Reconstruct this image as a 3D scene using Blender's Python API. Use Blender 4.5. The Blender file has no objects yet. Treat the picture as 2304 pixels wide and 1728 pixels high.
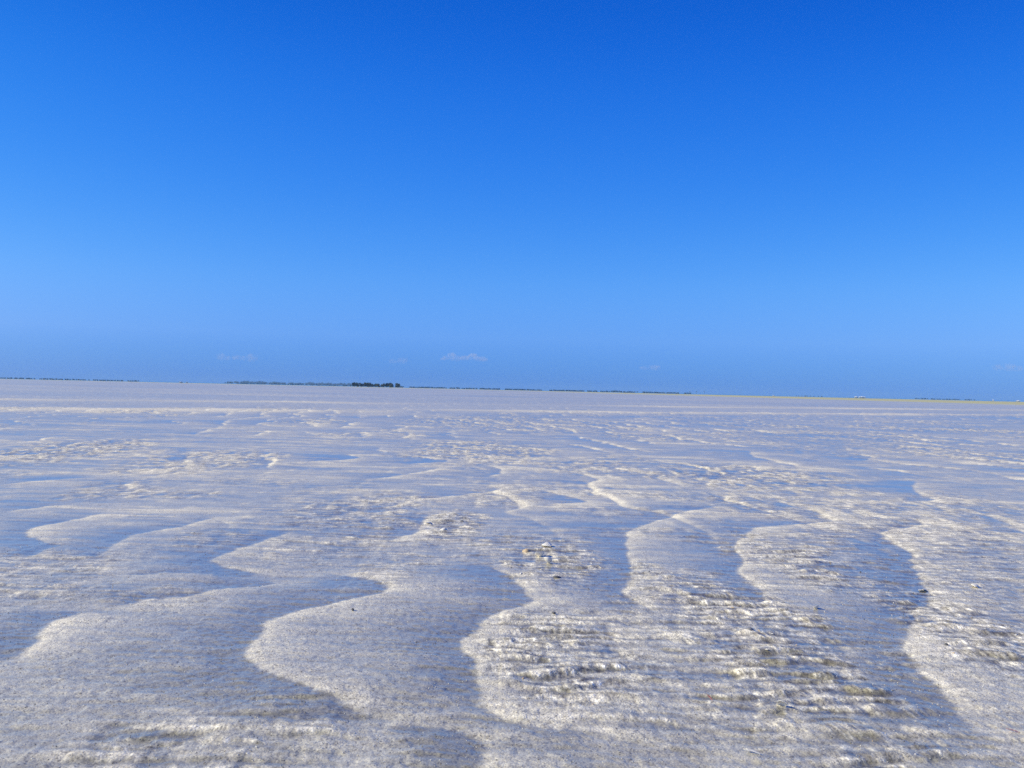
import bpy, math, random
import numpy as np
from mathutils import Matrix, Vector

rnd = random.Random(7)
R = math.radians
scene = bpy.context.scene
C = scene.collection

# ------------------------------------------------------------------ camera, sky, sun, exposure
CAM_H = 0.4
cd = bpy.data.cameras.new('camera')
cd.sensor_width = 36.0
cd.lens = 35.0
cd.clip_start = 0.02
cd.clip_end = 60000.0
cd.dof.use_dof = True
cd.dof.focus_distance = 2.6
cd.dof.aperture_fstop = 18.0
cam = bpy.data.objects.new('camera', cd)
C.objects.link(cam)
cam.matrix_world = (Matrix.Translation((0, 0, CAM_H)) @ Matrix.Rotation(R(90 + 0.307), 4, 'X')
                    @ Matrix.Rotation(R(1.29), 4, 'Z'))
scene.camera = cam

SUN_EL, SUN_AZ = 31.0, -94.0          # azimuth from the view direction (+Y), negative = left
world = bpy.data.worlds.new('World')
scene.world = world
world.use_nodes = True
wn, wl = world.node_tree.nodes, world.node_tree.links
bg = wn['Background']
sky = wn.new('ShaderNodeTexSky')
sky.sky_type = 'NISHITA'
sky.sun_disc = False
sky.sun_elevation = R(SUN_EL)
sky.sun_rotation = R(SUN_AZ)
sky.altitude = 0
sky.air_density = 0.8
sky.dust_density = 0.3
sky.ozone_density = 6.0
sep = wn.new('ShaderNodeSeparateColor')
wl.new(sky.outputs[0], sep.inputs[0])
comb = wn.new('ShaderNodeCombineColor')
# camera-like colour response of the whole dome: steeper red, flatter blue
for i, (gam, mul, top) in enumerate(((2.0, 0.42, 30.0), (1.08, 1.10, 30.0), (0.42, 6.0, 30.0))):
    p = wn.new('ShaderNodeMath'); p.operation = 'POWER'; p.inputs[1].default_value = gam
    m = wn.new('ShaderNodeMath'); m.operation = 'MULTIPLY'; m.inputs[1].default_value = mul
    k = wn.new('ShaderNodeMath'); k.operation = 'MINIMUM'; k.inputs[1].default_value = top
    wl.new(sep.outputs[i], p.inputs[0]); wl.new(p.outputs[0], m.inputs[0])
    wl.new(m.outputs[0], k.inputs[0]); wl.new(k.outputs[0], comb.inputs[i])
tc = wn.new('ShaderNodeTexCoord')
sx = wn.new('ShaderNodeSeparateXYZ')
wl.new(tc.outputs['Generated'], sx.inputs[0])
hz = wn.new('ShaderNodeValToRGB')      # dull band of sea air low over the horizon, all the way round
cr = hz.color_ramp
STOPS = ((0.0, (0.18, 0.51, 0.65)), (0.024, (0.20, 0.535, 0.665)), (0.05, (0.36, 0.65, 0.73)), (0.105, (0.72, 0.88, 0.76)),
         (0.194, (0.60, 0.86, 0.765)), (0.286, (0.43, 0.82, 0.74)), (0.358, (0.22, 0.68, 0.665)), (0.6, (0.20, 0.64, 0.57)), (1.0, (0.22, 0.62, 0.47)))
while len(cr.elements) < len(STOPS):
    cr.elements.new(0.5)
for e, (pos, col) in zip(cr.elements, STOPS):
    e.position = pos
    e.color = (*col, 1)
cr.interpolation = 'B_SPLINE'
wl.new(sx.outputs[2], hz.inputs[0])
mx = wn.new('ShaderNodeMix'); mx.data_type = 'RGBA'; mx.blend_type = 'MULTIPLY'
mx.inputs['Factor'].default_value = 1.0
wl.new(comb.outputs[0], mx.inputs['A']); wl.new(hz.outputs[0], mx.inputs['B'])
wl.new(mx.outputs['Result'], bg.inputs[0])
bg.inputs[1].default_value = 0.1

sd = bpy.data.lights.new('sun', 'SUN')
sd.energy = 5.0
sd.angle = R(0.53)
sd.color = (1.0, 0.92, 0.655)
sun = bpy.data.objects.new('sun', sd)
C.objects.link(sun)
to_sun = Vector((math.cos(R(SUN_EL)) * math.sin(R(SUN_AZ)), math.cos(R(SUN_EL)) * math.cos(R(SUN_AZ)), math.sin(R(SUN_EL))))
sun.rotation_euler = to_sun.to_track_quat('Z', 'Y').to_euler()

scene.view_settings.view_transform = 'Standard'
scene.view_settings.look = 'None'
scene.view_settings.exposure = 0.0
scene.view_settings.gamma = 1.0
scene.view_settings.use_curve_mapping = False
scene.cycles.use_denoising = False
scene.cycles.max_bounces = 5
scene.cycles.volume_bounces = 1

# ------------------------------------------------------------------ helpers
def tag(o, label=None, category=None, group=None, kind=None):
    for k, v in (('label', label), ('category', category), ('group', group), ('kind', kind)):
        if v:
            o[k] = v
    return o

def mesh_obj(name, verts, faces, mat, parent=None, smooth=False):
    me = bpy.data.meshes.new(name)
    me.from_pydata([tuple(v) for v in verts], [], faces)
    me.update()
    if mat:
        me.materials.append(mat)
    if smooth:
        me.polygons.foreach_set('use_smooth', [True] * len(me.polygons))
    o = bpy.data.objects.new(name, me)
    C.objects.link(o)
    if parent:
        o.parent = parent
    return o

def empty(name, loc=(0, 0, 0), rz=0.0):
    o = bpy.data.objects.new(name, None)
    o.empty_display_size = 0.1
    C.objects.link(o)
    o.location = loc
    o.rotation_euler = (0, 0, rz)
    return o

class Mat:
    """a Principled material with a few shortcuts"""
    def __init__(self, name):
        self.m = bpy.data.materials.new(name)
        self.m.use_nodes = True
        self.n, self.l = self.m.node_tree.nodes, self.m.node_tree.links
        self.b = self.n['Principled BSDF']
        self.tc = self.n.new('ShaderNodeTexCoord')
    def new(self, t, **kw):
        x = self.n.new('ShaderNode' + t)
        for k, v in kw.items():
            setattr(x, k, v)
        return x
    def link(self, a, b):
        self.l.new(a, b)
    def tex(self, t, scale, detail=None, rough=None, coord=None, vec=None):
        x = self.new(t)
        x.inputs['Scale'].default_value = scale
        if detail is not None and 'Detail' in x.inputs:
            x.inputs['Detail'].default_value = detail
        if rough is not None and 'Roughness' in x.inputs:
            x.inputs['Roughness'].default_value = rough
        self.link(vec if vec else self.tc.outputs[coord or 'Object'], x.inputs['Vector'])
        return x
    def ramp(self, src, stops, interp='LINEAR'):
        x = self.new('ValToRGB')
        x.color_ramp.interpolation = interp
        e = x.color_ramp.elements
        e[0].position, e[0].color = stops[0][0], (*stops[0][1], 1)
        e[1].position, e[1].color = stops[-1][0], (*stops[-1][1], 1)
        for p, c in stops[1:-1]:
            y = e.new(p); y.color = (*c, 1)
        self.link(src, x.inputs[0])
        return x.outputs[0]
    def math(self, op, a, b=None):
        x = self.new('Math', operation=op)
        for i, v in enumerate((a, b)):
            if v is None:
                continue
            if isinstance(v, (int, float)):
                x.inputs[i].default_value = v
            else:
                self.link(v, x.inputs[i])
        return x.outputs[0]
    def mix(self, fac, a, b, blend='MIX'):
        x = self.new('Mix', data_type='RGBA', blend_type=blend)
        for s, v in (('Factor', fac), ('A', a), ('B', b)):
            if isinstance(v, (int, float)):
                x.inputs[s].default_value = v
            elif isinstance(v, tuple):
                x.inputs[s].default_value = (*v, 1)
            else:
                self.link(v, x.inputs[s])
        return x.outputs['Result']
    def mixf(self, fac, a, b):
        x = self.new('Mix', data_type='FLOAT')
        for i, v in ((0, fac), (2, a), (3, b)):
            if isinstance(v, (int, float)):
                x.inputs[i].default_value = v
            else:
                self.link(v, x.inputs[i])
        return x.outputs[0]
    def set(self, **kw):
        for k, v in kw.items():
            s = self.b.inputs[k.replace('_', ' ')]
            if isinstance(v, (int, float)):
                s.default_value = v
            elif isinstance(v, tuple):
                s.default_value = (*v, 1) if s.type == 'RGBA' else v
            else:
                self.link(v, s)

# ------------------------------------------------------------------ numpy noise
_rs = np.random.RandomState(11)
_perm = _rs.permutation(4096).astype(np.int64)
_rv = _rs.rand(4096).astype(np.float32) * 2 - 1

def vnoise(x, y, seed=0):
    """smooth value noise, about -1..1"""
    xi = np.floor(x).astype(np.int64); yi = np.floor(y).astype(np.int64)
    fx = (x - xi).astype(np.float32); fy = (y - yi).astype(np.float32)
    fx = fx * fx * fx * (fx * (fx * 6 - 15) + 10); fy = fy * fy * fy * (fy * (fy * 6 - 15) + 10)
    def h(i, j):
        return _rv[_perm[(i + _perm[(j + seed * 131) & 4095]) & 4095]]
    a, b, c, d = h(xi, yi), h(xi + 1, yi), h(xi, yi + 1), h(xi + 1, yi + 1)
    return (a + (b - a) * fx) * (1 - fy) + (c + (d - c) * fx) * fy

def fbm(x, y, oct=3, seed=0):
    t, amp, tot = 0, 1.0, 0.0
    for k in range(oct):
        t = t + amp * vnoise(x * 2 ** k + 17.3 * k, y * 2 ** k - 9.1 * k, seed + k)
        tot += amp; amp *= 0.5
    return t / tot

def sstep(a, b, x):
    t = np.clip((x - a) / (b - a), 0, 1)
    return t * t * (3 - 2 * t)

# ------------------------------------------------------------------ the sand flat
# toe lines of the sand tongues (metres, world XY): the steep lee side lies on the walker's right
TONGUES = [
    (1.00, [(-0.401,2.120), (-0.346,2.083), (-0.274,2.033), (-0.233,1.930), (-0.253,1.885), (-0.304,1.838), (-0.337,1.802), (-0.363,1.768), (-0.390,1.705), (-0.402,1.648), (-0.394,1.557), (-0.376,1.477), (-0.346,1.406), (-0.312,1.356), (-0.278,1.316), (-0.242,1.285), (-0.205,1.256), (-0.186,1.233), (-0.161,1.209), (-0.121,1.189), (-0.083,1.173)]),
    (0.90, [(0.829,3.572), (0.754,3.481), (0.679,3.404), (0.594,3.322), (0.580,3.294), (0.472,3.120), (0.385,2.932), (0.335,2.741), (0.311,2.576), (0.296,2.386), (0.266,2.165), (0.252,2.029), (0.233,1.937), (0.241,1.855), (0.273,1.782), (0.306,1.716)]),
    (0.90, [(1.050,3.650), (1.040,3.463), (1.017,3.252), (1.016,3.121), (0.942,3.057), (0.809,3.001), (0.738,2.940), (0.670,2.806), (0.605,2.618), (0.558,2.443), (0.524,2.271), (0.508,2.090), (0.512,1.967), (0.487,1.880), (0.452,1.788), (0.421,1.704)]),
    (1.20, [(1.089,3.284), (1.229,3.250), (1.305,3.188), (1.304,3.116), (1.243,3.037), (1.132,2.954), (1.077,2.868), (1.048,2.735), (1.024,2.576), (0.977,2.410), (0.913,2.243), (0.890,2.151), (0.871,2.067), (0.827,1.957), (0.775,1.870), (0.732,1.779), (0.699,1.719), (0.654,1.651), (0.619,1.580), (0.607,1.507), (0.600,1.434), (0.593,1.374), (0.577,1.319), (0.563,1.267), (0.562,1.221), (0.567,1.173), (0.572,1.128), (0.577,1.105), (0.581,1.079)]),
    (1.00, [(-0.039,2.300), (-0.024,2.203), (0.001,2.116), (0.010,2.034), (0.034,1.915), (0.059,1.856), (0.038,1.809), (-0.003,1.755), (-0.029,1.684), (-0.041,1.629), (-0.056,1.578), (-0.058,1.504), (-0.050,1.437), (-0.044,1.376), (-0.035,1.307), (-0.025,1.263), (-0.009,1.216), (0.019,1.185), (0.046,1.170), (0.082,1.160), (0.125,1.140), (0.166,1.118), (0.199,1.096)]),
    (1.00, [(-0.724,1.719), (-0.728,1.661), (-0.729,1.612), (-0.710,1.529), (-0.697,1.458), (-0.699,1.416), (-0.708,1.396)]),
    (0.80, [(-0.466,2.003), (-0.506,1.944), (-0.552,1.895), (-0.605,1.833), (-0.669,1.813), (-0.681,1.773), (-0.706,1.733)]),
    (0.50, [(-0.586,2.063), (-0.660,2.046), (-0.749,2.027), (-0.794,2.021)]),
    (0.80, [(-1.197,3.013), (-1.225,2.830), (-1.253,2.729), (-1.266,2.666), (-1.241,2.556), (-1.170,2.475), (-1.106,2.410), (-1.051,2.363), (-1.061,2.312), (-1.059,2.228), (-1.080,2.185), (-1.097,2.153)]),
    (0.60, [(-0.851,2.964), (-0.892,2.821), (-0.909,2.679), (-0.948,2.560), (-0.939,2.434), (-0.919,2.310), (-0.898,2.189)]),
    (0.70, [(-0.584,2.715), (-0.603,2.613), (-0.644,2.464), (-0.663,2.367), (-0.660,2.260), (-0.653,2.201), (-0.616,2.167), (-0.548,2.102), (-0.489,2.058)]),
    (0.80, [(-0.156,1.170), (-0.191,1.174), (-0.245,1.165), (-0.298,1.158), (-0.344,1.163)]),
    (0.70, [(-0.424,1.135), (-0.396,1.131), (-0.358,1.119), (-0.359,1.099), (-0.369,1.080), (-0.381,1.065)]),
    (1.10, [(-0.135,1.169), (-0.080,1.162), (-0.044,1.154), (-0.025,1.135), (-0.014,1.111), (-0.019,1.078), (-0.025,1.052), (-0.031,1.018), (-0.036,0.987)]),
    (0.60, [(-0.255,3.106), (-0.256,2.767), (-0.285,2.647), (-0.328,2.561)]),
    (0.60, [(1.650,3.444), (1.589,3.162), (1.545,2.987), (1.545,2.894)]),
    (0.90, [(-0.995,5.818), (-0.924,5.692), (-0.846,5.506), (-0.929,5.282), (-1.038,5.150), (-1.104,5.166)]),
    (0.80, [(-0.568,5.739), (-0.452,5.538), (-0.357,5.397), (-0.484,5.175), (-0.565,5.104)]),
    (0.80, [(-0.324,4.909), (-0.419,4.662), (-0.541,4.362), (-0.625,4.219)]),
    (0.70, [(-0.129,5.163), (-0.047,4.945), (-0.060,4.664), (-0.110,4.454)]),
    (0.70, [(0.310,4.809), (0.366,4.682), (0.388,4.468), (0.311,4.250)]),
    (1.00, [(0.093,3.918), (0.138,3.863), (0.203,3.725), (0.261,3.541), (0.190,3.465), (0.128,3.403)]),
    (0.70, [(-0.068,3.870), (-0.171,3.676), (-0.316,3.533)]),
    (0.90, [(1.022,3.691), (1.019,3.506), (1.034,3.355), (1.035,3.266), (1.011,3.105), (0.940,3.047)]),
    (0.80, [(1.963,4.861), (1.713,4.240), (1.680,3.938), (1.554,3.812)]),
    (0.50, [(1.702,7.158), (1.586,6.478), (1.591,5.989)]),
    (0.60, [(2.367,7.009), (2.423,6.758), (2.315,6.394), (2.169,6.197)]),
    (0.90, [(-1.663,4.044), (-1.706,3.995), (-1.772,3.927), (-1.824,3.838), (-1.875,3.753), (-1.893,3.701)]),
    (0.80, [(-1.394,3.180), (-1.437,3.107), (-1.471,3.023), (-1.511,2.957)]),
    (0.60, [(-1.511,5.592), (-1.576,5.352), (-1.691,5.114)]),
    (0.60, [(-1.428,3.834), (-1.499,3.723), (-1.555,3.643)]),]
# patches of broken, drier crust: centre x, y, half sizes, strength
CRUST = [
    (0.103, 1.518, 0.142, 0.273, 1.00),
    (0.417, 1.606, 0.129, 0.575, 1.10),
    (0.694, 2.385, 0.112, 0.513, 0.80),
    (0.797, 1.709, 0.110, 0.587, 1.00),
    (0.105, 2.313, 0.129, 0.349, 0.90),
    (-0.156, 2.913, 0.097, 0.327, 0.90),
    (0.305, 2.081, 0.065, 0.238, 0.70),
    (-2.483, 5.519, 0.394, 1.285, 0.90),
    (-1.561, 5.087, 0.363, 0.908, 0.70),
    (-0.453, 3.172, 0.248, 0.544, 0.70),
    (-0.211, 6.424, 0.502, 1.322, 0.80),
    (0.418, 5.285, 0.295, 0.689, 0.60),
    (1.136, 4.825, 0.484, 0.878, 0.80),
    (-0.240, 2.223, 0.099, 0.271, 0.45),
    (1.606, 3.614, 0.261, 0.431, 0.50),
    (-0.516, 2.394, 0.107, 0.283, 0.40),
    (0.000, 12.117, 1.352, 3.066, 0.50),
    (2.928, 9.362, 1.462, 2.090, 0.40),]

def catmull(P, step):
    P = np.array(P, float)
    Q = np.vstack([2 * P[0] - P[1], P, 2 * P[-1] - P[-2]])
    out = []
    for i in range(1, len(Q) - 2):
        p0, p1, p2, p3 = Q[i - 1], Q[i], Q[i + 1], Q[i + 2]
        n = max(2, int(np.linalg.norm(p2 - p1) / step))
        for t in np.arange(n) / n:
            out.append(0.5 * ((2 * p1) + (-p0 + p2) * t + (2 * p0 - 5 * p1 + 4 * p2 - p3) * t * t
                              + (-p0 + 3 * p1 - 3 * p2 + p3) * t ** 3))
    out.append(P[-1])
    return np.array(out)

def tongue_field(X, Y):
    """low sand ripples along the edge lines: a wet trough on the walker's right, a pale crest on the left"""
    Hh = np.zeros(X.shape, np.float32)
    WetShade = np.zeros(X.shape, np.float32)
    Pale = np.zeros(X.shape, np.float32)
    for ci, (amp, P) in enumerate(TONGUES):
        S = catmull(P, 0.03)
        ym = S[:, 1].mean()
        w = (0.10 + 0.030 * max(0, ym - 1.2)) * amp ** 0.5
        lo, hi = S.min(0) - 4 * w, S.max(0) + 4 * w
        idx = np.nonzero((X > lo[0]) & (X < hi[0]) & (Y > lo[1]) & (Y < hi[1]))[0]
        if not len(idx):
            continue
        T = np.gradient(S, axis=0); T /= np.linalg.norm(T, axis=1)[:, None] + 1e-9
        Nr = np.stack([T[:, 1], -T[:, 0]], 1)
        L = np.concatenate([[0], np.cumsum(np.linalg.norm(np.diff(S, axis=0), axis=1))]); L /= L[-1]
        tap = sstep(0, 0.12, L) * sstep(0, 0.12, 1 - L)
        for k in range(0, len(idx), 60000):
            q = idx[k:k + 60000]
            x = X[q] + 0.006 * vnoise(X[q] / 0.03, Y[q] / 0.05, 40) + 0.018 * vnoise(X[q] / .16, Y[q] / .2, 41)
            y = Y[q] + 0.010 * vnoise(X[q] / 0.05, Y[q] / 0.05, 42)
            d2 = (x[:, None] - S[None, :, 0]) ** 2 + (y[:, None] - S[None, :, 1]) ** 2
            m2 = d2.min(1)
            W = np.exp(-np.minimum((d2 - m2[:, None]) / (2 * (0.10 * w) ** 2 + 0.10 * m2[:, None]), 40.0))
            W /= W.sum(1)[:, None]
            sg = np.tanh(((x[:, None] - S[None, :, 0]) * Nr[None, :, 0] + (y[:, None] - S[None, :, 1]) * Nr[None, :, 1]) / 0.006)
            lee = np.clip((W * sg).sum(1) * 0.5 + 0.5, 0, 1)
            tp = (W @ tap) * min(1.0, 0.5 + 0.5 * amp)
            d = np.sqrt(m2)
            crest = (1 - np.exp(-d / 0.022)) * np.exp(-d / (1.1 * w))
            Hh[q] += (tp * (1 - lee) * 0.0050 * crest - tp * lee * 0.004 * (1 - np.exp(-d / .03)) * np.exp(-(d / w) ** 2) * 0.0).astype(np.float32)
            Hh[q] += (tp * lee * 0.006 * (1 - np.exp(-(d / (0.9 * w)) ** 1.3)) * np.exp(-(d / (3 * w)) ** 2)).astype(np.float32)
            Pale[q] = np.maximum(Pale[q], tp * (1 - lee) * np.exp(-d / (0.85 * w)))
            WetShade[q] = np.maximum(WetShade[q], tp * lee * np.exp(-d / (1.05 * w)))
    return Hh, WetShade, Pale

def crust_mask(X, Y):
    m = np.zeros(X.shape, np.float32)
    for cx, cy, rx, ry, s in CRUST:
        q = np.abs(Y - cy) < 1.7 * ry
        x, y = X[q], Y[q]
        sc = 0.6 * rx
        e = ((x - cx) / rx) ** 2 + ((y - cy) / ry) ** 2 + 0.7 * fbm(x / sc, y / sc, 3, 60)
        m[q] = np.maximum(m[q], s * (1 - sstep(0.2, 1.6, e)))
    far = sstep(3.6, 6, Y) * sstep(0.0, 0.45, fbm(X / 0.7, Y / 1.8, 3, 63)) * 0.6
    gen = 0.55 * sstep(-0.1, 0.5, fbm(X / 0.35, Y / 0.5, 2, 66) + 0.35 * sstep(-0.2, 0.3, X / np.maximum(Y, .5))) * (1 - sstep(3.5, 5, Y))
    return np.maximum(np.maximum(m, gen), far * (1 - sstep(14, 22, Y)))

def height(X, Y, lod):
    """sand height in metres; lod = local vertex spacing"""
    r = np.hypot(X, Y)
    near = 1 - sstep(40, 120, r)
    # large soft swells
    z = 0.006 * fbm(X / 1.3, Y / 1.7, 2, 1) * (1 - 0.5 * sstep(2, 6, r)) * near
    z += 0.012 * fbm(X / 6, Y / 9, 2, 5) * sstep(8, 20, r) * near
    dry_lit = 0.36 + 0.20 * fbm(X / 0.5, Y / 0.6, 3, 80) + 0.10 * (1 - sstep(1.0, 2.2, Y)) + 0.07 * sstep(2.2, 3.5, Y) * (1 - sstep(10, 18, Y))
    # ripples of the falling tide, running away from the viewer: warped saw tooth
    wx = X + 0.16 * fbm(X / 0.5, Y / 0.7, 2, 9) + 0.04 * vnoise(X / 0.14, Y / 0.16, 12)
    wx = wx + 0.16 * Y + 0.30 * fbm(X / 2.2, Y / 2.6, 2, 14)
    lam = 0.42
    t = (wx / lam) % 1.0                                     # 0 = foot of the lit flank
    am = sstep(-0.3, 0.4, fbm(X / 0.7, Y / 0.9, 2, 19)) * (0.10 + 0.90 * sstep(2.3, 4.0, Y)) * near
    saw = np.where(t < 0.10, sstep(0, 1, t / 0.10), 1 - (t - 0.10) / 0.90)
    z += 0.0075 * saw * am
    dry_lit += am * (0.45 * np.exp(-t / 0.16) * sstep(0, 0.03, t) - 0.30 * np.exp(-(1 - t) / 0.22))  # lit flank and shaded back painted as tone, together with damp
    th, wet_shade, pale = tongue_field(X, Y)
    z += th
    dry_lit += 0.42 * pale - (0.68 - 0.28 * sstep(1.8, 3.5, Y)) * wet_shade  # rim light and trough shade painted in along with the water film
    # transverse streaks
    sk = fbm(X / 0.15, Y / 0.032, 2, 23)
    z += 0.0010 * sk * (1 - sstep(3, 8, r))
    sk2 = vnoise(X / 0.05, Y / 0.011, 25)
    z += 0.0005 * sk2 * (1 - sstep(1.8, 3, r))
    dry_lit += (0.16 + 0.12 * sstep(1.6, 2.6, Y)) * sk * (1 - sstep(5, 12, r)) + 0.12 * sk2 * (1 - sstep(1.8, 3.2, r))
    dry_lit += 0.30 * fbm(X / 0.5, Y / 0.14, 2, 24) * sstep(2, 4, Y) * (1 - sstep(8, 16, Y))
    dry_lit += 0.35 * np.maximum(0, vnoise(X / 0.035, Y / 0.07, 26) - 0.35) * sstep(2.0, 3.0, Y) * (1 - sstep(7, 12, Y))
    # wave-worked patches: rows of little steps that face the viewer, with fine rills down their faces
    c = crust_mask(X, Y)
    f = c > 0.01
    x, y = X[f], Y[f]
    w = y + 0.040 * fbm(x / 0.16, y / 0.13, 2, 27) + 0.012 * vnoise(x / .05, y / .05, 31)
    dd = np.zeros(len(x))
    for lam, amp, sd in ((0.074, 0.0052, 33), (0.036, 0.0026, 36)):
        t = (w / lam + sd * .37) % 1.0
        lo = 0.25
        st = np.where(t < lo, sstep(0, 1, t / lo), 0.5 + 0.5 * np.cos(np.pi * (t - lo) / (1 - lo)))
        a = 0.10 + 0.90 * sstep(-0.3, 0.7, vnoise(x / 0.07, y / 0.045, sd) + 0.6 * vnoise(x / 0.028, y / .03, sd + 1))
        face = np.where(t < 0.3, 1.0, np.clip(1 - (t - 0.3) / 0.25, 0, 1))
        rill = np.abs(vnoise((x + 0.22 * (y % .1)) / 0.0060, y / 0.06, sd + 2))
        nr_ = 1 - sstep(2.2, 3.6, y)
        z[f] += c[f] * a * (amp * st - 0.0011 * face * (1 - rill) ** 2 * (amp / .0052) * nr_)
        dd += a * (0.55 * (st - 0.5) - 0.55 * face * (1 - rill) ** 3 * nr_ + 0.35 * face * (rill > .55) * nr_)  # lit step tops, shaded faces and rills painted into the tone
    lump = vnoise(x / 0.026, y / 0.05, 48)
    z[f] += c[f] * 0.0009 * np.sign(lump) * np.abs(lump) ** 1.4
    lump2 = vnoise(x / 0.034, y / 0.10, 49)
    z[f] += c[f] * 0.006 * np.maximum(0, lump2 - .2) * sstep(2.2, 3.4, y)
    dry_lit[f] += c[f] * (0.22 + 1.15 * dd + 0.45 * lump + 0.5 * lump2 * sstep(2.2, 3.4, y))
    # grain
    z += 0.0006 * vnoise(X / 0.0075, Y / 0.0095, 51) * (1 - sstep(1.6, 3.4, r))
    z += 0.0005 * vnoise(X / 0.019, Y / 0.024, 52) * (1 - sstep(4, 9, r))
    # low berms that dry first, seen as pale bands, and the evenly damp flat beyond them
    v = Y - 0.75 * X
    brk = 0.25 + 0.75 * sstep(-0.5, 0.4, fbm(X / 4, Y / 5, 2, 71))
    for yb, wb, hb in BERMS:
        g = np.exp(-((v + 1.1 * fbm(X / 5, Y / 6, 3, 70) - yb) / wb) ** 2) * brk
        z += hb * g
        dry_lit += 0.55 * g
    bey = sstep(15, 22, v)
    dry_lit = dry_lit * (1 - 0.75 * bey) + 0.75 * bey * (0.52 + 0.25 * fbm(X / 8, Y / 5, 3, 84))
    dry_lit += 0.22 * sstep(6, 10, Y) * (1 - bey) * fbm(X / 1.6, Y / 1.0, 3, 83)
    for yb, wb, hb in BERMS[1:]:
        dry_lit += 0.3 * np.exp(-((v + 1.1 * fbm(X / 5, Y / 6, 3, 70) - yb) / wb) ** 2) * brk
    dry_lit += 0.4 * sstep(250, 340, np.maximum(Y + 4 * X, Y))
    return z, dry_lit, c

BERMS = ((17.0, 1.3, 0.012), (25.5, 1.5, 0.015))

def build_sand():
    inner = np.linspace(-42, 42, 1161)
    outer = np.concatenate([np.linspace(42, 318, 70)[1:-1]])
    ang = np.radians(np.concatenate([inner, outer]))         # from +Y, clockwise
    # ring radii round a point behind the camera; closer together near it
    ox, oy = 0.0, -0.35
    k = np.linspace(1 / 0.95, 1 / 60.0, 980)
    rad = np.concatenate([1 / k, np.geomspace(62, 520, 60)])
    A, Rr = np.meshgrid(ang, rad)
    X = (ox + Rr * np.sin(A)).ravel(); Y = (oy + Rr * np.cos(A)).ravel()
    Z, dry_lit, worked = height(X, Y, None)
    edge = sstep(430, 520, np.repeat(rad, len(ang)))
    Z = Z - 0.6 * edge
    n, m = len(rad), len(ang)
    V = np.stack([X, Y, Z], 1).astype(np.float32)
    V = np.vstack([V, [[ox, oy, float(Z[:m].mean())]]]).astype(np.float32)
    i, j = np.meshgrid(np.arange(n - 1), np.arange(m), indexing='ij')
    j2 = (j + 1) % m
    quads = np.stack([i * m + j, i * m + j2, (i + 1) * m + j2, (i + 1) * m + j], -1).reshape(-1, 4)[:, ::-1]
    jj = np.arange(m)
    tris = np.stack([np.full(m, n * m), (jj + 1) % m, jj], 1)[:, ::-1]
    tris = tris[:, ::-1]
    loops = np.concatenate([quads.ravel(), tris.ravel()]).astype(np.int32)
    start = np.concatenate([np.arange(len(quads)) * 4, len(quads) * 4 + np.arange(m) * 3]).astype(np.int32)
    me = bpy.data.meshes.new('sand')
    me.vertices.add(len(V)); me.vertices.foreach_set('co', V.ravel())
    me.loops.add(len(loops)); me.loops.foreach_set('vertex_index', loops)
    me.polygons.add(len(start)); me.polygons.foreach_set('loop_start', start)
    me.polygons.foreach_set('use_smooth', np.ones(len(start), bool))
    me.update(calc_edges=True)
    # moisture of the sand, with ripple light and shade painted in; troughs keep a film of water
    dry_lit = np.concatenate([dry_lit, [0.4]]).clip(0, 1).astype(np.float32)
    at = me.attributes.new('dryness_and_light', 'FLOAT', 'POINT'); at.data.foreach_set('value', dry_lit)
    at = me.attributes.new('worked', 'FLOAT', 'POINT')
    at.data.foreach_set('value', np.concatenate([worked, [0]]).clip(0, 1).astype(np.float32))
    o = bpy.data.objects.new('sand', me)
    C.objects.link(o)
    tag(o, kind='structure', label='pale rippled tidal sand flat reaching to the horizon')
    return o

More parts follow.
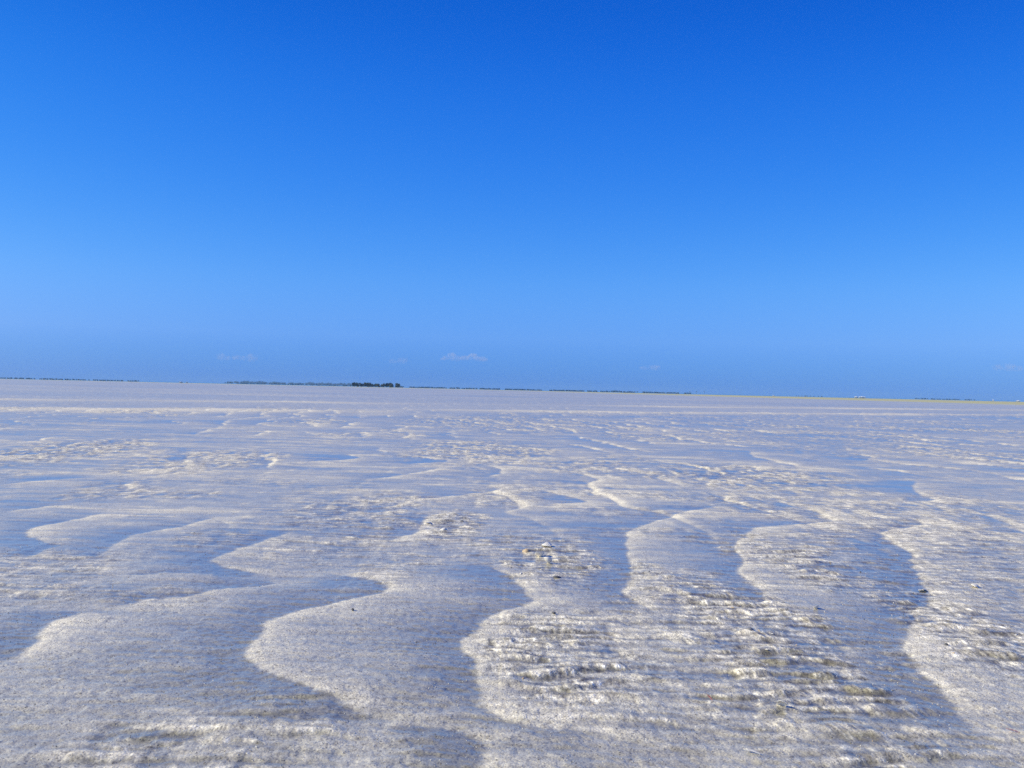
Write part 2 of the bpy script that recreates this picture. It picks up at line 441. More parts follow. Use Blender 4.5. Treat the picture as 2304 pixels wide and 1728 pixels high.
def sand_material():
    M = Mat('coral_sand')
    dry_lit = M.new('Attribute', attribute_name='dryness_and_light').outputs['Fac']
    g1 = M.tex('TexVoronoi', 330); g2 = M.tex('TexVoronoi', 720)
    s1 = M.new('SeparateColor'); M.link(g1.outputs['Color'], s1.inputs[0])
    s2 = M.new('SeparateColor'); M.link(g2.outputs['Color'], s2.inputs[0])
    grains = M.ramp(s1.outputs[0], [(0.0, (0.38, 0.36, 0.35)), (0.04, (0.60, 0.58, 0.56)), (0.12, (0.86, 0.85, 0.84)), (0.55, (1.0, 1.0, 1.0)),
                                    (0.90, (1.10, 1.10, 1.08)), (0.97, (1.25, 1.25, 1.2))])
    fine = M.ramp(s2.outputs[1], [(0.0, (0.42, 0.42, 0.43)), (0.20, (0.84, 0.84, 0.84)), (0.8, (1.05, 1.05, 1.05)), (1.0, (1.25, 1.25, 1.2))])
    tone = M.tex('TexNoise', 9, 4, 0.6)
    tonec = M.ramp(tone.outputs['Fac'], [(0.3, (0.90, 0.89, 0.90)), (0.7, (1.06, 1.05, 1.02))])
    base = M.mix(dry_lit, (0.385, 0.352, 0.238), (0.93, 0.865, 0.715))  # this mix also draws the painted ripple light and shade
    pat = M.tex('TexNoise', 14, 3, 0.6)
    base = M.mix(M.ramp(pat.outputs['Fac'], [(0.35, (0.35, 0.35, 0.35)), (0.62, (1, 1, 1))]), base, grains, 'MULTIPLY')
    base = M.mix(1.0, base, fine, 'MULTIPLY')
    base = M.mix(1.0, base, tonec, 'MULTIPLY')
    # pale and dark flecks in the wave-worked patches, drawn out along the run of the water
    wk = M.new('Attribute', attribute_name='worked').outputs['Fac']
    mp = M.new('Mapping'); M.link(M.tc.outputs['Object'], mp.inputs['Vector'])
    mp.inputs['Scale'].default_value = (1.0, 0.33, 1.0)
    mp.inputs['Rotation'].default_value = (0, 0, 0.25)
    fk = M.tex('TexNoise', 150, 2, 0.55, vec=mp.outputs[0])
    fk2 = M.tex('TexNoise', 55, 3, 0.6, vec=mp.outputs[0])
    fl = M.ramp(fk.outputs['Fac'], [(0.30, (0.50, 0.50, 0.50)), (0.42, (0.88, 0.87, 0.86)), (0.58, (1.0, 1.0, 1.0)), (0.68, (1.45, 1.45, 1.42))])
    fl2 = M.ramp(fk2.outputs['Fac'], [(0.33, (0.58, 0.57, 0.56)), (0.48, (0.97, 0.97, 0.97)), (0.66, (1.22, 1.21, 1.18))])
    # crisp little wavelet lines across the patches, trough shade and crest light painted in
    wv = M.new('TexWave'); wv.wave_type = 'BANDS'; wv.bands_direction = 'Y'; wv.wave_profile = 'SIN'
    wv.inputs['Scale'].default_value = 8.5; wv.inputs['Distortion'].default_value = 7.0
    wv.inputs['Detail'].default_value = 3.0; wv.inputs['Detail Scale'].default_value = 1.7; wv.inputs['Detail Roughness'].default_value = 0.62
    M.link(M.tc.outputs['Object'], wv.inputs['Vector'])
    wl_ = M.ramp(wv.outputs['Fac'], [(0.0, (0.58, 0.58, 0.58)), (0.18, (0.80, 0.80, 0.79)), (0.45, (0.98, 0.98, 0.98)), (0.90, (1.05, 1.05, 1.04)), (1.0, (1.35, 1.35, 1.32))])
    fl = M.mix(1.0, fl, wl_, 'MULTIPLY')
    base = M.mix(wk, base, M.mix(1.0, base, M.mix(1.0, fl, fl2, 'MULTIPLY'), 'MULTIPLY'))
    wk_b = M.math('MULTIPLY', wk, M.math('ADD', M.math('MULTIPLY', fk.outputs['Fac'], 1.6), M.math('MULTIPLY', fk2.outputs['Fac'], 2.2)))
    wk_b = M.math('ADD', wk_b, M.math('MULTIPLY', M.math('MULTIPLY', wk, wv.outputs['Fac']), 1.6))
    # yellow-green weed film far out on the flat, widest to the right
    pos = M.new('SeparateXYZ'); M.link(M.tc.outputs['Object'], pos.inputs[0])
    far = M.math('MAXIMUM', M.math('ADD', pos.outputs[1], M.math('MULTIPLY', pos.outputs[0], 4.0)), pos.outputs[1])
    mr = M.new('MapRange'); mr.inputs[1].default_value = 250; mr.inputs[2].default_value = 340
    M.link(far, mr.inputs[0])
    base = M.mix(mr.outputs[0], base, (0.56, 0.52, 0.24))
    rough = M.mixf(dry_lit, 0.50, 0.85)
    n1 = M.tex('TexNoise', 420, 3, 0.6); n2 = M.tex('TexNoise', 90, 3, 0.65)
    hgt = M.math('ADD', M.math('MULTIPLY', n1.outputs['Fac'], 0.7), M.math('MULTIPLY', n2.outputs['Fac'], 0.5))
    hgt = M.math('ADD', hgt, M.math('MULTIPLY', g1.outputs['Distance'], -0.8))
    hgt = M.math('ADD', hgt, wk_b)
    bp = M.new('Bump'); M.link(M.mixf(dry_lit, 0.14, 0.40), bp.inputs['Strength']); bp.inputs['Distance'].default_value = 0.0022
    M.link(hgt, bp.inputs['Height'])
    bc = M.new('Bump'); bc.inputs['Strength'].default_value = 0.10; bc.inputs['Distance'].default_value = 0.002
    M.link(n2.outputs['Fac'], bc.inputs['Height'])
    M.set(Base_Color=base, Roughness=rough, Normal=bp.outputs[0], IOR=1.4,
          Coat_Weight=M.ramp(dry_lit, [(0.0, (1, 1, 1)), (0.55, (0.85, 0.85, 0.85)), (0.95, (0.05, 0.05, 0.05))]), Coat_Roughness=M.mixf(dry_lit, 0.17, 0.5), Coat_IOR=1.37, Coat_Normal=bc.outputs[0])
    return M.m

sand = build_sand()
sand.data.materials.append(sand_material())

# ------------------------------------------------------------------ the sea beyond the flat
def sea_material():
    M = Mat('sea_water')
    n = M.tex('TexNoise', 0.15, 3, 0.6)
    bp = M.new('Bump'); bp.inputs['Strength'].default_value = 0.6; bp.inputs['Distance'].default_value = 0.5
    M.link(n.outputs['Fac'], bp.inputs['Height'])
    M.set(Base_Color=(0.05, 0.16, 0.20), Roughness=0.15, IOR=1.33, Normal=bp.outputs[0])
    return M.m

SEA_Z = -0.35
v, f = [], []
ringr = [440, 700, 1200, 2200, 4200, 6000]
for r_ in ringr:
    for k in range(96):
        a = 2 * math.pi * k / 96
        v.append((r_ * math.sin(a), r_ * math.cos(a), SEA_Z))
for i in range(len(ringr) - 1):
    for k in range(96):
        k2 = (k + 1) % 96
        f.append((i * 96 + k, (i + 1) * 96 + k, (i + 1) * 96 + k2, i * 96 + k2))
sea_o = mesh_obj('sea', v, [t[::-1] for t in f], sea_material())
tag(sea_o, kind='structure', label='thin line of sea beyond the sand flat')

# ------------------------------------------------------------------ plants on the skyline
def leaf_material(name, c1, c2):
    M = Mat(name)
    n = M.tex('TexNoise', 1.3, 3, 0.6)
    M.set(Base_Color=M.ramp(n.outputs['Fac'], [(0.35, c1), (0.65, c2)]), Roughness=0.65)
    return M.m

leaf_dark = leaf_material('casuarina_foliage', (0.016, 0.026, 0.014), (0.032, 0.050, 0.022))
leaf_palm = leaf_material('palm_foliage', (0.035, 0.06, 0.02), (0.06, 0.09, 0.03))
Mb = Mat('bark'); nb = Mb.tex('TexNoise', 6, 4, 0.6)
Mb.set(Base_Color=Mb.ramp(nb.outputs['Fac'], [(0.3, (0.05, 0.04, 0.032)), (0.7, (0.12, 0.10, 0.08))]), Roughness=0.9)
bark = Mb.m

def tube(path, radii, n=6):
    V, F = [], []
    for i, (p, r_) in enumerate(zip(path, radii)):
        p = Vector(p)
        d = (Vector(path[min(i + 1, len(path) - 1)]) - Vector(path[max(i - 1, 0)])).normalized()
        a = d.cross(Vector((0.3, 1, 0.1))).normalized(); b = d.cross(a)
        for k in range(n):
            t = 2 * math.pi * k / n
            V.append(p + a * math.cos(t) * r_ + b * math.sin(t) * r_)
    for i in range(len(path) - 1):
        for k in range(n):
            F.append((i * n + k, i * n + (k + 1) % n, (i + 1) * n + (k + 1) % n, (i + 1) * n + k))
    F.append(tuple(range(n))[::-1]); F.append(tuple(range((len(path) - 1) * n, len(path) * n)))
    return V, F

def leaf_cloud(centres, count, size, rg):
    V, F = [], []
    for _ in range(count):
        c, rad = rg.choice(centres)
        d = Vector((rg.gauss(0, 1), rg.gauss(0, 1), rg.gauss(0, 1))).normalized() * (rg.random() ** 0.45)
        p = Vector(c) + Vector((d.x * rad[0], d.y * rad[1], d.z * rad[2]))
        a = Vector((rg.gauss(0, 1), rg.gauss(0, 1), rg.gauss(0, 1))).normalized()
        b = a.orthogonal().normalized(); s = size * rg.uniform(0.6, 1.4)
        i = len(V)
        V += [p - a * s, p + b * s * 0.6, p + a * s, p - b * s * 0.6]
        F.append((i, i + 1, i + 2, i + 3))
    return V, F

def make_tree(seed, h, wdt, leaves, label, group):
    rg = random.Random(seed)
    root = empty('casuarina_tree')
    tv, tf = tube([(0, 0, -0.6), (0.04 * h, 0, 0.35 * h), (0.01 * h, 0.03 * h, 0.9 * h)], [0.05 * h, 0.035 * h, 0.008 * h])
    for k in range(4):
        a = rg.uniform(0, 6.28); z0 = rg.uniform(0.2, 0.6) * h
        bv, bf = tube([(0.03 * h, 0, z0), (math.cos(a) * wdt * 0.2, math.sin(a) * wdt * 0.2, z0 + 0.1 * h),
                       (math.cos(a) * wdt * 0.38, math.sin(a) * wdt * 0.38, z0 + 0.22 * h)], [0.018 * h, 0.012 * h, 0.005 * h], 4)
        o_ = len(tv); tv += bv; tf += [tuple(i + o_ for i in q) for q in bf]
    mesh_obj('trunk', tv, tf, bark, root)
    cs = []
    for k in range(9):
        a = rg.uniform(0, 6.28); q = rg.uniform(0.0, 0.34) * wdt
        zz = rg.uniform(0.22, 0.84) * h
        rr = rg.uniform(0.16, 0.26) * wdt
        cs.append(((math.cos(a) * q, math.sin(a) * q, zz), (rr, rr, rr * 0.75)))
    cs.append(((0, 0, 0.3 * h), (0.42 * wdt, 0.42 * wdt, 0.25 * h)))
    lv, lf = leaf_cloud(cs, leaves, 0.075 * wdt, rg)
    mesh_obj('crown', lv, lf, leaf_dark, root)
    return tag(root, label, 'tree', group)

def copy_tree(o, parent=None):
    c = o.copy(); C.objects.link(c); c.parent = parent
    for ch in list(o.children):
        copy_tree(ch, c)
    return c

# the near dark clump, about 900 m out, left of the middle
LBL = 'dark dense tree in the black clump left of centre on the horizon'
GRP = 'trees of the dark clump on the horizon'
D = 900.0
protos = [make_tree(s, 3.4, 6.0, 900, LBL, GRP) for s in (3, 5, 8)]
used = [False] * 3
clump = [(-0.1585, 1.0), (-0.1545, 0.92), (-0.1505, 1.0), (-0.1475, 1.04), (-0.1443, 1.05), (-0.1410, 1.0), (-0.1372, 0.82), (-0.1332, 0.8),
         (-0.1290, 0.98), (-0.1268, 1.0), (-0.1225, 1.06), (-0.1200, 1.0), (-0.1160, 1.02)]
for i, (t, sc_) in enumerate(clump):
    k = i % 3
    o = protos[k] if not used[k] else copy_tree(protos[k])
    used[k] = True
    o.location = (D * t, D + rnd.uniform(-6, 10), SEA_Z + 0.15)
    o.scale = (sc_ * rnd.uniform(0.8, 1.05),) * 2 + (sc_,)
    o.rotation_euler = (0, 0, rnd.uniform(0, 6.28))

# the long hazy row behind it, about 4.6 km out
LBL = 'hazy blue tree in the long faint row left of the dark clump'
GRP = 'hazy far trees on the horizon'
D = 4600.0
protos = [make_tree(s, 8.5, 32.0, 520, LBL, GRP) for s in (13, 15)]
used = [False] * 2
N_ROW = 40
for i in range(N_ROW):
    t = -0.284 + (0.124 * i / (N_ROW - 1)) + rnd.uniform(-0.0012, 0.0012)
    k = i % 2
    o = protos[k] if not used[k] else copy_tree(protos[k])
    used[k] = True
    o.location = (D * t, D + rnd.uniform(-30, 30), SEA_Z + 0.1)
    s_ = rnd.uniform(0.82, 1.1) * (0.75 if i < 2 else 1)
    o.scale = (s_, s_, s_ * rnd.uniform(0.85, 1.05))
    o.rotation_euler = (0, 0, rnd.uniform(0, 6.28))

def make_palm(seed, h, label):
    rg = random.Random(seed)
    root = empty('palm_tree')
    lean = rg.uniform(-0.8, 0.8)
    tv, tf = tube([(0, 0, -0.5), (lean * 0.3, 0, h * 0.5), (lean, 0, h)], [0.28, 0.2, 0.16])
    mesh_obj('trunk', tv, tf, bark, root)
    V, F = [], []
    for k in range(13):
        a = 2 * math.pi * k / 13 + rg.uniform(-.2, .2); L = rg.uniform(1.7, 2.5); up = rg.uniform(0.1, 0.9)
        i0 = len(V)
        for s in range(6):
            t = s / 5
            c = Vector((lean, 0, h)) + Vector((math.cos(a), math.sin(a), 0)) * L * t + Vector((0, 0, up * t * 1.6 - 2.2 * t * t))
            w_ = 0.38 * math.sin(math.pi * min(1, 0.15 + t * 0.85)) + 0.03
            n_ = Vector((-math.sin(a), math.cos(a), 0)) * w_
            V += [c - n_ - Vector((0, 0, w_ * .4)), c, c + n_ - Vector((0, 0, w_ * .4))]
        for s in range(5):
            b = i0 + s * 3
            F += [(b, b + 1, b + 4, b + 3), (b + 1, b + 2, b + 5, b + 4)]
    mesh_obj('crown', V, F, leaf_palm, root)
    return tag(root, label, 'palm tree', 'faint palms right of centre on the horizon')

for seed, t, hh, lab in ((1, 0.1790, 5.2, 'short faint palm, leftmost of the three above the dark skyline strip'),
                         (2, 0.1853, 6.6, 'faint palm standing between two others right of centre on the horizon'),
                         (4, 0.1933, 6.4, 'faint palm at the right end of the dark skyline strip')):
    o = make_palm(seed, hh, lab)
    o.location = (2400 * t, 2400, SEA_Z)

# low scrub that reads as one thin dark line; each stretch is one mass
def scrub(label, D, t0, t1, h, seed, gaps=0.0, bumps=()):
    rg = random.Random(seed)
    V, F = [], []
    L = D * (t1 - t0)
    n = int(L / (0.55 * h))
    for i in range(n):
        t = t0 + (t1 - t0) * (i + 0.5) / n
        if rg.random() < gaps or (math.sin(i * 0.37 + seed) + math.sin(i * 0.11) > 1.4):
            continue
        hh = h * rg.uniform(0.55, 1.05)
        for bt, bw, bh in bumps:
            hh += h * bh * math.exp(-((t - bt) / bw) ** 2)
        lv, lf = leaf_cloud([((D * t, D + rg.uniform(-2, 2), SEA_Z + 0.5 * hh), (0.5 * h, 0.5 * h, 0.5 * hh))], 34, 0.2 * h, rg)
        o_ = len(V); V += lv; F += [tuple(k + o_ for k in q) for q in lf]
    o = mesh_obj('mangrove_scrub', V, F, leaf_dark)
    tag(o, label, 'scrub', None, 'stuff')

scrub('thin dark line of low scrub at the left edge of the horizon', 1100, -0.53, -0.375, 1.5, 1, 0.15)
scrub('low dark scrub under the hazy tree row', 1500, -0.288, -0.158, 1.7, 2, 0.25)
scrub('long thin dark strip of scrub right of the dark tree clump', 1150, -0.117, 0.18, 1.7, 3, 0.10, ((0.104, 0.004, 0.7), (0.128, 0.004, 0.5)))
scrub('few dark dots of scrub right of centre on the horizon', 1300, 0.286, 0.312, 1.2, 5, 0.6)
scrub('short dark dashes of scrub near the right end of the horizon', 1150, 0.405, 0.465, 1.35, 6, 0.35)

# ------------------------------------------------------------------ surf on the reef
Mw = Mat('wave_water'); Mw.set(Base_Color=(0.06, 0.22, 0.26), Roughness=0.12, IOR=1.33)
Mf = Mat('sea_foam'); nf = Mf.tex('TexNoise', 2.5, 4, 0.65)
Mf.set(Base_Color=Mf.ramp(nf.outputs['Fac'], [(0.3, (0.78, 0.80, 0.82)), (0.6, (0.92, 0.92, 0.92))]), Roughness=0.85)

def wave(label, D, t, wdt, h, seed):
    rg = random.Random(seed)
    root = empty('breaking_wave', (D * t, D, SEA_Z))
    n = 24
    V, F = [], []
    for i in range(n + 1):
        s = i / n; e = math.sin(math.pi * s) ** 0.5
        for (py, pz) in ((-0.4, -0.2), (0.0, 0.1), (0.4, 0.5), (0.8, 0.55), (1.6, 0.3), (3.0, -0.2)):
            V.append(((s - 0.5) * wdt * 1.1, (py + 0.8) * h, pz * h * e * 0.6 - 0.05))
    for i in range(n):
        for k in range(5):
            b = i * 6 + k
            F.append((b, b + 6, b + 7, b + 1))
    mesh_obj('wave_face', V, F, Mw.m, root, True)
    V, F = [], []
    m = 8
    for i in range(n * 2 + 1):
        s = i / (n * 2); e = (0.35 + 0.65 * math.sin(math.pi * s)) * (0.75 + 0.35 * math.sin(i * 1.9 + seed) * rg.random()) * (0.05 if i in (0, 2 * n) else 1)
        for k in range(m):
            a = 2 * math.pi * k / m
            j = rg.uniform(0.8, 1.2)
            V.append(((s - 0.5) * wdt, -0.2 * h + math.cos(a) * 0.9 * h * e * j, 0.55 * h + math.sin(a) * 0.50 * h * e * j))
    for i in range(n * 2):
        for k in range(m):
            F.append((i * m + k, i * m + (k + 1) % m, (i + 1) * m + (k + 1) % m, (i + 1) * m + k))
    F.append(tuple(range(m))[::-1]); F.append(tuple(range(2 * n * m, 2 * n * m + m)))
    mesh_obj('foam_crest', V, F, Mf.m, root, True)
    tag(root, label, 'wave', 'white breakers on the horizon')

wave('longest bright white breaker on the horizon right of centre', 700, 0.3520, 5.4, 1.25, 1)
wave('small white breaker just left of the longest one on the right', 700, 0.3458, 2.6, 1.2, 2)
wave('white breaker on the horizon left of the hazy tree row', 700, -0.3325, 2.8, 1.05, 3)
wave('tiny white breaker beside a larger one at far left', 700, -0.3265, 1.2, 0.95, 4)
wave('tiny white breaker on the horizon right of the palms', 700, 0.2630, 1.6, 0.8, 5)
wave('speck of white surf near the right end of the horizon', 700, 0.4835, 1.1, 1.0, 6)
wave('pale breaker at the right edge of the horizon', 700, 0.5085, 3.0, 0.95, 7)

# ------------------------------------------------------------------ clouds low over the horizon
def cloud(label, x, y, z, puffs, dens, seed):
    rg = random.Random(seed)
    import bmesh
    bm = bmesh.new()
    for (dx, dz, rx, rz_) in puffs:
        bmesh.ops.create_icosphere(bm, subdivisions=3, radius=1.0,
                                   matrix=Matrix.Translation((dx, rg.uniform(-20, 20), dz)) @ Matrix.Diagonal((rx, 0.6 * rx, rz_, 1)))
    me = bpy.data.meshes.new('cloud')
    bm.to_mesh(me); bm.free()
    P = np.empty(len(me.vertices) * 3, np.float32); me.vertices.foreach_get('co', P); P = P.reshape(-1, 3)
    n_ = fbm(P[:, 0] / 60 + P[:, 1] / 80, P[:, 2] / 45 + seed * 7, 3, 90)
    P[:, 2] += 14 * n_; P[:, 0] += 18 * fbm(P[:, 0] / 70, P[:, 2] / 50, 2, 93)
    me.vertices.foreach_set('co', P.ravel()); me.update()
    o = bpy.data.objects.new('cloud', me); C.objects.link(o); o.location = (x, y, z)
    m = bpy.data.materials.new('cloud_vapour'); m.use_nodes = True
    nt = m.node_tree; nt.nodes.remove(nt.nodes['Principled BSDF'])
    vol = nt.nodes.new('ShaderNodeVolumePrincipled'); vol.inputs['Color'].default_value = (0.95, 0.96, 1, 1)
    tcn = nt.nodes.new('ShaderNodeTexCoord'); nz = nt.nodes.new('ShaderNodeTexNoise')
    nz.inputs['Scale'].default_value = 0.014; nz.inputs['Detail'].default_value = 3
    nt.links.new(tcn.outputs['Object'], nz.inputs['Vector'])
    mrn = nt.nodes.new('ShaderNodeMapRange'); mrn.inputs[1].default_value = 0.38; mrn.inputs[2].default_value = 0.68
    mrn.inputs[4].default_value = dens
    nt.links.new(nz.outputs['Fac'], mrn.inputs[0]); nt.links.new(mrn.outputs[0], vol.inputs['Density'])
    nt.links.new(vol.outputs[0], nt.nodes['Material Output'].inputs['Volume'])
    me.materials.append(m)
    tag(o, label, 'cloud', 'faint clouds low over the horizon')

cloud('brightest small white cloud low over the horizon near the middle', -900, 18000, 566,
      [(-330, -30, 90, 40), (-190, 5, 95, 75), (-120, -25, 110, 50), (40, -20, 130, 45), (190, 10, 110, 70), (300, -25, 120, 50), (400, -40, 70, 35)], 0.0065, 1)
cloud('faint small cloud low over the horizon on the left', -4980, 18000, 470,
      [(-290, 5, 95, 75), (-180, -20, 90, 45), (-20, -5, 110, 45), (120, -15, 90, 40), (260, -5, 110, 80)], 0.0035, 2)
cloud('barely visible cloud wisp between the two small clouds', -2050, 18000, 460,
      [(-100, 0, 100, 45), (60, 15, 110, 60)], 0.0025, 3)
cloud('barely visible cloud wisp right of the middle', 2500, 18000, 440,
      [(-110, -5, 110, 40), (60, 10, 130, 55)], 0.003, 4)
cloud('faint cloud low at the right edge of the sky', 8950, 18000, 590,
      [(-160, 0, 120, 60), (30, 15, 140, 70), (200, -10, 110, 45)], 0.003, 5)

# ------------------------------------------------------------------ shells, pebbles and grit on the sand
def ground_z(xs, ys):
    return height(np.array(xs, float), np.array(ys, float), None)[0]

def shell_mat(name, c1, c2, rough=0.45, scale=120):
    M = Mat(name)
    n = M.tex('TexNoise', scale, 4, 0.6)
    bp = M.new('Bump'); bp.inputs['Strength'].default_value = 0.3; bp.inputs['Distance'].default_value = 0.001
    M.link(n.outputs['Fac'], bp.inputs['Height'])
    M.set(Base_Color=M.ramp(n.outputs['Fac'], [(0.3, c1), (0.7, c2)]), Roughness=rough, Normal=bp.outputs[0])
    return M.m

sh_white = shell_mat('white_shell', (0.70, 0.66, 0.58), (0.85, 0.82, 0.76))
sh_tan = shell_mat('tan_shell', (0.42, 0.30, 0.17), (0.62, 0.48, 0.30))
sh_red = shell_mat('red_shell', (0.32, 0.06, 0.07), (0.48, 0.14, 0.13))
sh_dark = shell_mat('dark_stone', (0.07, 0.07, 0.075), (0.15, 0.15, 0.155), 0.7)
sh_grey = shell_mat('grey_stone', (0.16, 0.16, 0.17), (0.28, 0.27, 0.27), 0.7)

def valve_mesh(name, ribs, dome, length, mat, frag=1.0, seed=0):
    """one half of a bivalve, 1 wide; outer and inner surface with a real rim; frag < 1 cuts a shard"""
    rg = random.Random(seed)
    na, nr = 4 * ribs + 1, 7
    V, F = [], []
    spread = 1.25 * frag
    for lay in (0, 1):
        for i in range(nr):
            r_ = 0.06 + 0.94 * i / (nr - 1)
            for k in range(na):
                a = -spread + 2 * spread * k / (na - 1)
                edge = 1.0 if frag == 1 else 1 + 0.18 * math.sin(a * 9 + seed) + 0.1 * math.sin(a * 17)
                rr = r_ * (edge if i == nr - 1 else 1)
                x = math.sin(a) * rr * 0.52
                y = (math.cos(a) * rr - 0.45) * length
                q = 1 - (2 * abs(r_ - 0.45)) ** 2
                zz = dome * max(0, q) * math.cos(a * 0.9 / max(frag, 0.3)) + 0.018 * r_ * math.cos(k / (na - 1) * ribs * 2 * math.pi)
                V.append((x, y, zz - (0.05 if lay else 0)))
    S = nr * na
    for i in range(nr - 1):
        for k in range(na - 1):
            a = i * na + k
            F.append((a, a + 1, a + na + 1, a + na))
            F.append((S + a, S + a + na, S + a + na + 1, S + a + 1))
    rim = [k for k in range(na)] + [i * na + na - 1 for i in range(1, nr)] + [(nr - 1) * na + k for k in range(na - 2, -1, -1)] + [i * na for i in range(nr - 2, 0, -1)]
    for p, q in zip(rim, rim[1:] + rim[:1]):
        F.append((p, S + p, S + q, q))
    me = bpy.data.meshes.new(name)
    me.from_pydata(V, [], F); me.update(); me.materials.append(mat)
    me.polygons.foreach_set('use_smooth', [True] * len(me.polygons))
    return me

def stone_mesh(name, mat, seed, flat=0.6):
    import bmesh
    bm = bmesh.new(); bmesh.ops.create_icosphere(bm, subdivisions=2, radius=0.5)
    rg = random.Random(seed)
    ph = [rg.uniform(0, 6.28) for _ in range(6)]
    for q in bm.verts:
        c = q.co
        k = 1 + 0.16 * math.sin(5 * c.x + ph[0]) + 0.13 * math.sin(6 * c.y + ph[1]) + 0.12 * math.sin(7 * c.z + ph[2]) + 0.05 * rg.uniform(-1, 1)
        q.co = Vector((c.x * k, c.y * k * 0.8, c.z * k * flat))
    me = bpy.data.meshes.new(name); bm.to_mesh(me); bm.free(); me.materials.append(mat)
    me.polygons.foreach_set('use_smooth', [True] * len(me.polygons))
    return me

def put(name, me, x, y, size, rot, lift, label, cat, group=None):
    o = bpy.data.objects.new(name, me); C.objects.link(o)
    o.location = (x, y, float(ground_z([x], [y])[0]) + lift)
    o.scale = (size,) * 3
    o.rotation_euler = rot
    return tag(o, label, cat, group)

scallop = valve_mesh('scallop', 11, 0.24, 0.75, sh_white)
cockle = valve_mesh('cockle', 14, 0.34, 0.8, sh_white)
tanvalve = valve_mesh('tan_valve', 9, 0.30, 0.9, sh_tan)
shard = valve_mesh('shard', 4, 0.16, 1.0, sh_white, 0.5, 2)
shard2 = valve_mesh('shard_b', 3, 0.12, 1.3, sh_white, 0.35, 5)
redshard = valve_mesh('red_shard', 3, 0.14, 2.0, sh_red, 0.3, 3)
stone_d = stone_mesh('dark_stone', sh_dark, 1)
stone_d2 = stone_mesh('dark_stone_b', sh_dark, 2, 0.45)
stone_g = stone_mesh('grey_stone', sh_grey, 3, 0.5)

put('seashell', scallop, 0.099, 2.518, 0.036, (0.15, 0.1, 1.9), 0.001, 'largest white fan shell, half way up the middle of the sand', 'shell')
put('seashell', cockle, 0.073, 2.357, 0.030, (3.0, 0.15, 1.2), 0.010, 'oval white shell lying open side up in front of the large fan shell', 'shell')
put('seashell', cockle, 0.090, 2.236, 0.022, (2.6, 0.5, 0.4), 0.008, 'small cupped shell with a shadowed hollow below the oval shell', 'shell')
put('seashell', tanvalve, 0.045, 2.420, 0.026, (0.3, -0.2, 0.6), 0.0, 'tan shell just left of the large white fan shell', 'shell')
put('seashell', scallop, 0.350, 1.259, 0.017, (0.9, 0.5, 2.2), 0.003, 'bright white shell standing on edge in the lower right crust', 'shell')
put('shell_fragment', redshard, 0.267, 1.290, 0.006, (0.5, 0.0, 0.5), 0.001, 'thin dark red shell splinter in the lower right crust', 'shell fragment')
put('shell_fragment', redshard, 0.613, 1.196, 0.007, (0.2, 0.3, 1.2), 0.001, 'dark red shell splinter at the bottom right edge', 'shell fragment')
put('pebble', stone_d, -0.268, 1.732, 0.006, (0.2, 0.1, 0.7), 0.002, 'dark pebble alone on smooth sand left of the middle', 'pebble')
put('pebble', stone_d2, 0.083, 1.746, 0.009, (0.2, 0.1, 1.9), 0.002, 'small dark pebble at the top of the middle crust patch', 'pebble')
put('pebble', stone_d2, 0.102, 2.069, 0.015, (0.0, 0.2, 0.2), 0.001, 'flat dark stone slab below the shells in the middle', 'stone')
put('pebble', stone_g, 0.402, 1.647, 0.013, (0.1, 0.1, 0.5), 0.001, 'grey oval pebble in the crust right of the middle', 'pebble')
put('seashell', cockle, 0.571, 1.844, 0.013, (2.7, 0.2, 1.0), 0.004, 'tiny cupped shell left of the long dark sand ridge', 'shell')
put('seashell', scallop, 0.995, 2.118, 0.026, (0.5, 0.4, 0.9), 0.0, 'white shell near the right edge beyond the dark ridge', 'shell')
put('shell_fragment', shard, 0.867, 2.072, 0.022, (0.2, 0.5, 2.0), 0.001, 'white shell shard just right of the dark ridge', 'shell fragment')
put('pebble', stone_d, 0.708, 1.603, 0.007, (0.3, 0.0, 1.0), 0.001, 'dark pebble right of the dark ridge bend', 'pebble')
put('shell_fragment', shard2, 0.279, 1.106, 0.014, (0.2, 0.2, 1.1), 0.001, 'pale curved shell shard at the bottom of the right crust', 'shell fragment')
put('seashell', scallop, -0.178, 2.756, 0.028, (0.1, 0.2, 1.2), 0.0, 'flat white shell in the upper crust patch left of the middle', 'shell')
put('shell_fragment', shard, -0.230, 2.900, 0.024, (0.2, 0.1, 2.6), 0.0, 'white shell shard behind the flat white shell', 'shell fragment')
put('pebble', stone_d2, -0.140, 2.960, 0.010, (0.0, 0.1, 0.4), 0.0, 'dark stone beside the upper left crust shells', 'stone')

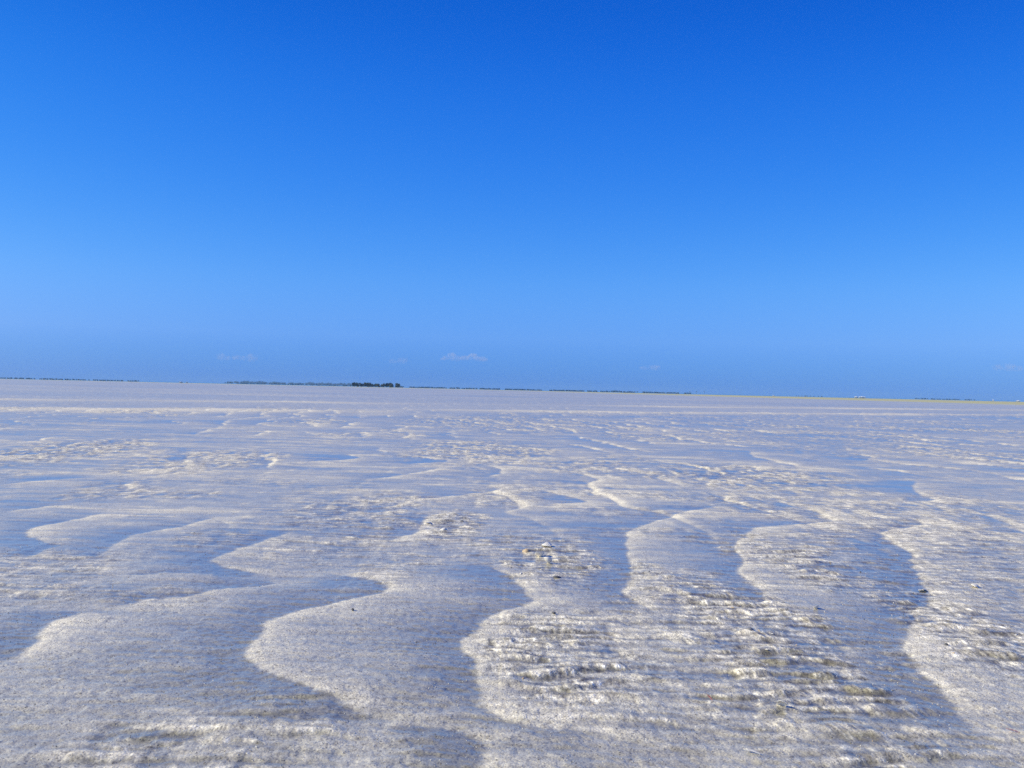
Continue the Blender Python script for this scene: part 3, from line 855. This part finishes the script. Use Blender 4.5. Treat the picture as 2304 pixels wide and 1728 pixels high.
small = [valve_mesh('pale_fragment', 3, 0.15, 1.0, sh_white, 0.45, s) for s in (11, 12, 13)] + [valve_mesh('tan_fragment', 3, 0.15, 1.0, sh_tan, 0.45, 14)]
spots = []
while len(spots) < 110:
    cx, cy, rx, ry, s = CRUST[rnd.choice((0, 0, 1, 1, 1, 2, 3, 3, 4, 4, 5, 6, 9))]
    a, q = rnd.uniform(0, 6.28), math.sqrt(rnd.random())
    spots.append((cx + rx * q * math.cos(a), cy + ry * q * math.sin(a)))
zs = ground_z([p[0] for p in spots], [p[1] for p in spots])
for i, ((x, y), z) in enumerate(zip(spots, zs)):
    dark = i % 4 == 3
    me = rnd.choice((stone_d, stone_d2, stone_g)) if dark else rnd.choice(small)
    o = bpy.data.objects.new('pebble' if dark else 'shell_fragment', me); C.objects.link(o)
    s = rnd.uniform(0.004, 0.0085) * (0.8 + 0.2 * y) * (0.42 if dark else 0.75)
    o.location = (x, y, float(z) + 0.0005)
    o.scale = (s, s * rnd.uniform(0.7, 1.3), s)
    o.rotation_euler = (rnd.uniform(-.5, .5), rnd.uniform(-.5, .5), rnd.uniform(0, 6.28))
    if dark:
        tag(o, 'tiny dark pebble among many on the broken sand crust', 'pebble', 'tiny dark pebbles on the crust')
    else:
        tan = me is small[3]
        tag(o, 'tiny %s shell chip among many on the broken sand crust' % ('tan' if tan else 'pale'), 'shell fragment',
            'tiny %s shell chips on the crust' % ('tan' if tan else 'pale'))

def grit():
    n = 9000
    rs = np.random.RandomState(5)
    d = 1 / rs.uniform(1 / 4.2, 1 / 0.95, n)
    t = rs.uniform(-0.62, 0.62, n)
    x, y = d * t, d
    keep = fbm(x / 0.25, y / 0.3, 2, 97) + 0.5 * rs.rand(n) > -0.05
    x, y = x[keep], y[keep]; n = len(x)
    z = ground_z(x, y)
    base = np.array([(1, 0, 0), (0, 1, 0), (-1, 0, 0), (0, -1, 0), (0, 0, 1), (0, 0, -1)], np.float32)
    tri = np.array([(0, 1, 4), (1, 2, 4), (2, 3, 4), (3, 0, 4), (1, 0, 5), (2, 1, 5), (3, 2, 5), (0, 3, 5)], np.int32)
    s = rs.uniform(0.0004, 0.0010, n) * (0.75 + 0.25 * y)
    Vv = np.empty((n, 6, 3), np.float32)
    a = rs.uniform(0, 6.28, n)
    jit = rs.uniform(0.6, 1.4, (n, 6, 3)) * base[None]
    Vv[:, :, 0] = jit[:, :, 0] * np.cos(a)[:, None] - jit[:, :, 1] * np.sin(a)[:, None]
    Vv[:, :, 1] = jit[:, :, 0] * np.sin(a)[:, None] + jit[:, :, 1] * np.cos(a)[:, None]
    Vv[:, :, 2] = jit[:, :, 2] * 0.7
    Vv = Vv * s[:, None, None] + np.stack([x, y, z + 0.0003], 1)[:, None, :]
    Ff = (tri[None] + (np.arange(n) * 6)[:, None, None]).reshape(-1, 3)
    M = Mat('shell_grit')
    g = M.new('NewGeometry')
    M.set(Base_Color=M.ramp(g.outputs['Random Per Island'],
          [(0.0, (0.05, 0.05, 0.06)), (0.3, (0.12, 0.12, 0.13)), (0.42, (0.40, 0.33, 0.25)), (0.52, (0.62, 0.58, 0.50)), (1.0, (0.88, 0.86, 0.80))]), Roughness=0.6)
    o = mesh_obj('shell_grit', Vv.reshape(-1, 3), Ff.tolist(), M.m)
    tag(o, 'fine dark and white shell grit strewn over the near sand', 'grit', None, 'stuff')
grit()

# ------------------------------------------------------------------ sea air
hb = 6200.0
z0, z1 = -2.0, 24.0
hv = [(x, y, z) for z in (z0, z1) for (x, y) in ((-hb, -hb), (hb, -hb), (hb, hb), (-hb, hb))]
haze = mesh_obj('haze', hv, [(3, 2, 1, 0), (4, 5, 6, 7), (0, 1, 5, 4), (1, 2, 6, 5), (2, 3, 7, 6), (3, 0, 4, 7)], None)
hm = bpy.data.materials.new('sea_air'); hm.use_nodes = True
hn = hm.node_tree
hn.nodes.remove(hn.nodes['Principled BSDF'])
hvn = hn.nodes.new('ShaderNodeVolumePrincipled')
hvn.inputs['Color'].default_value = (0.38, 0.64, 1.0, 1)
hvn.inputs['Density'].default_value = 0.00013
hn.links.new(hvn.outputs[0], hn.nodes['Material Output'].inputs['Volume'])
haze.data.materials.append(hm)
tag(haze, 'thin blue sea haze over the whole flat', None, None, 'stuff')
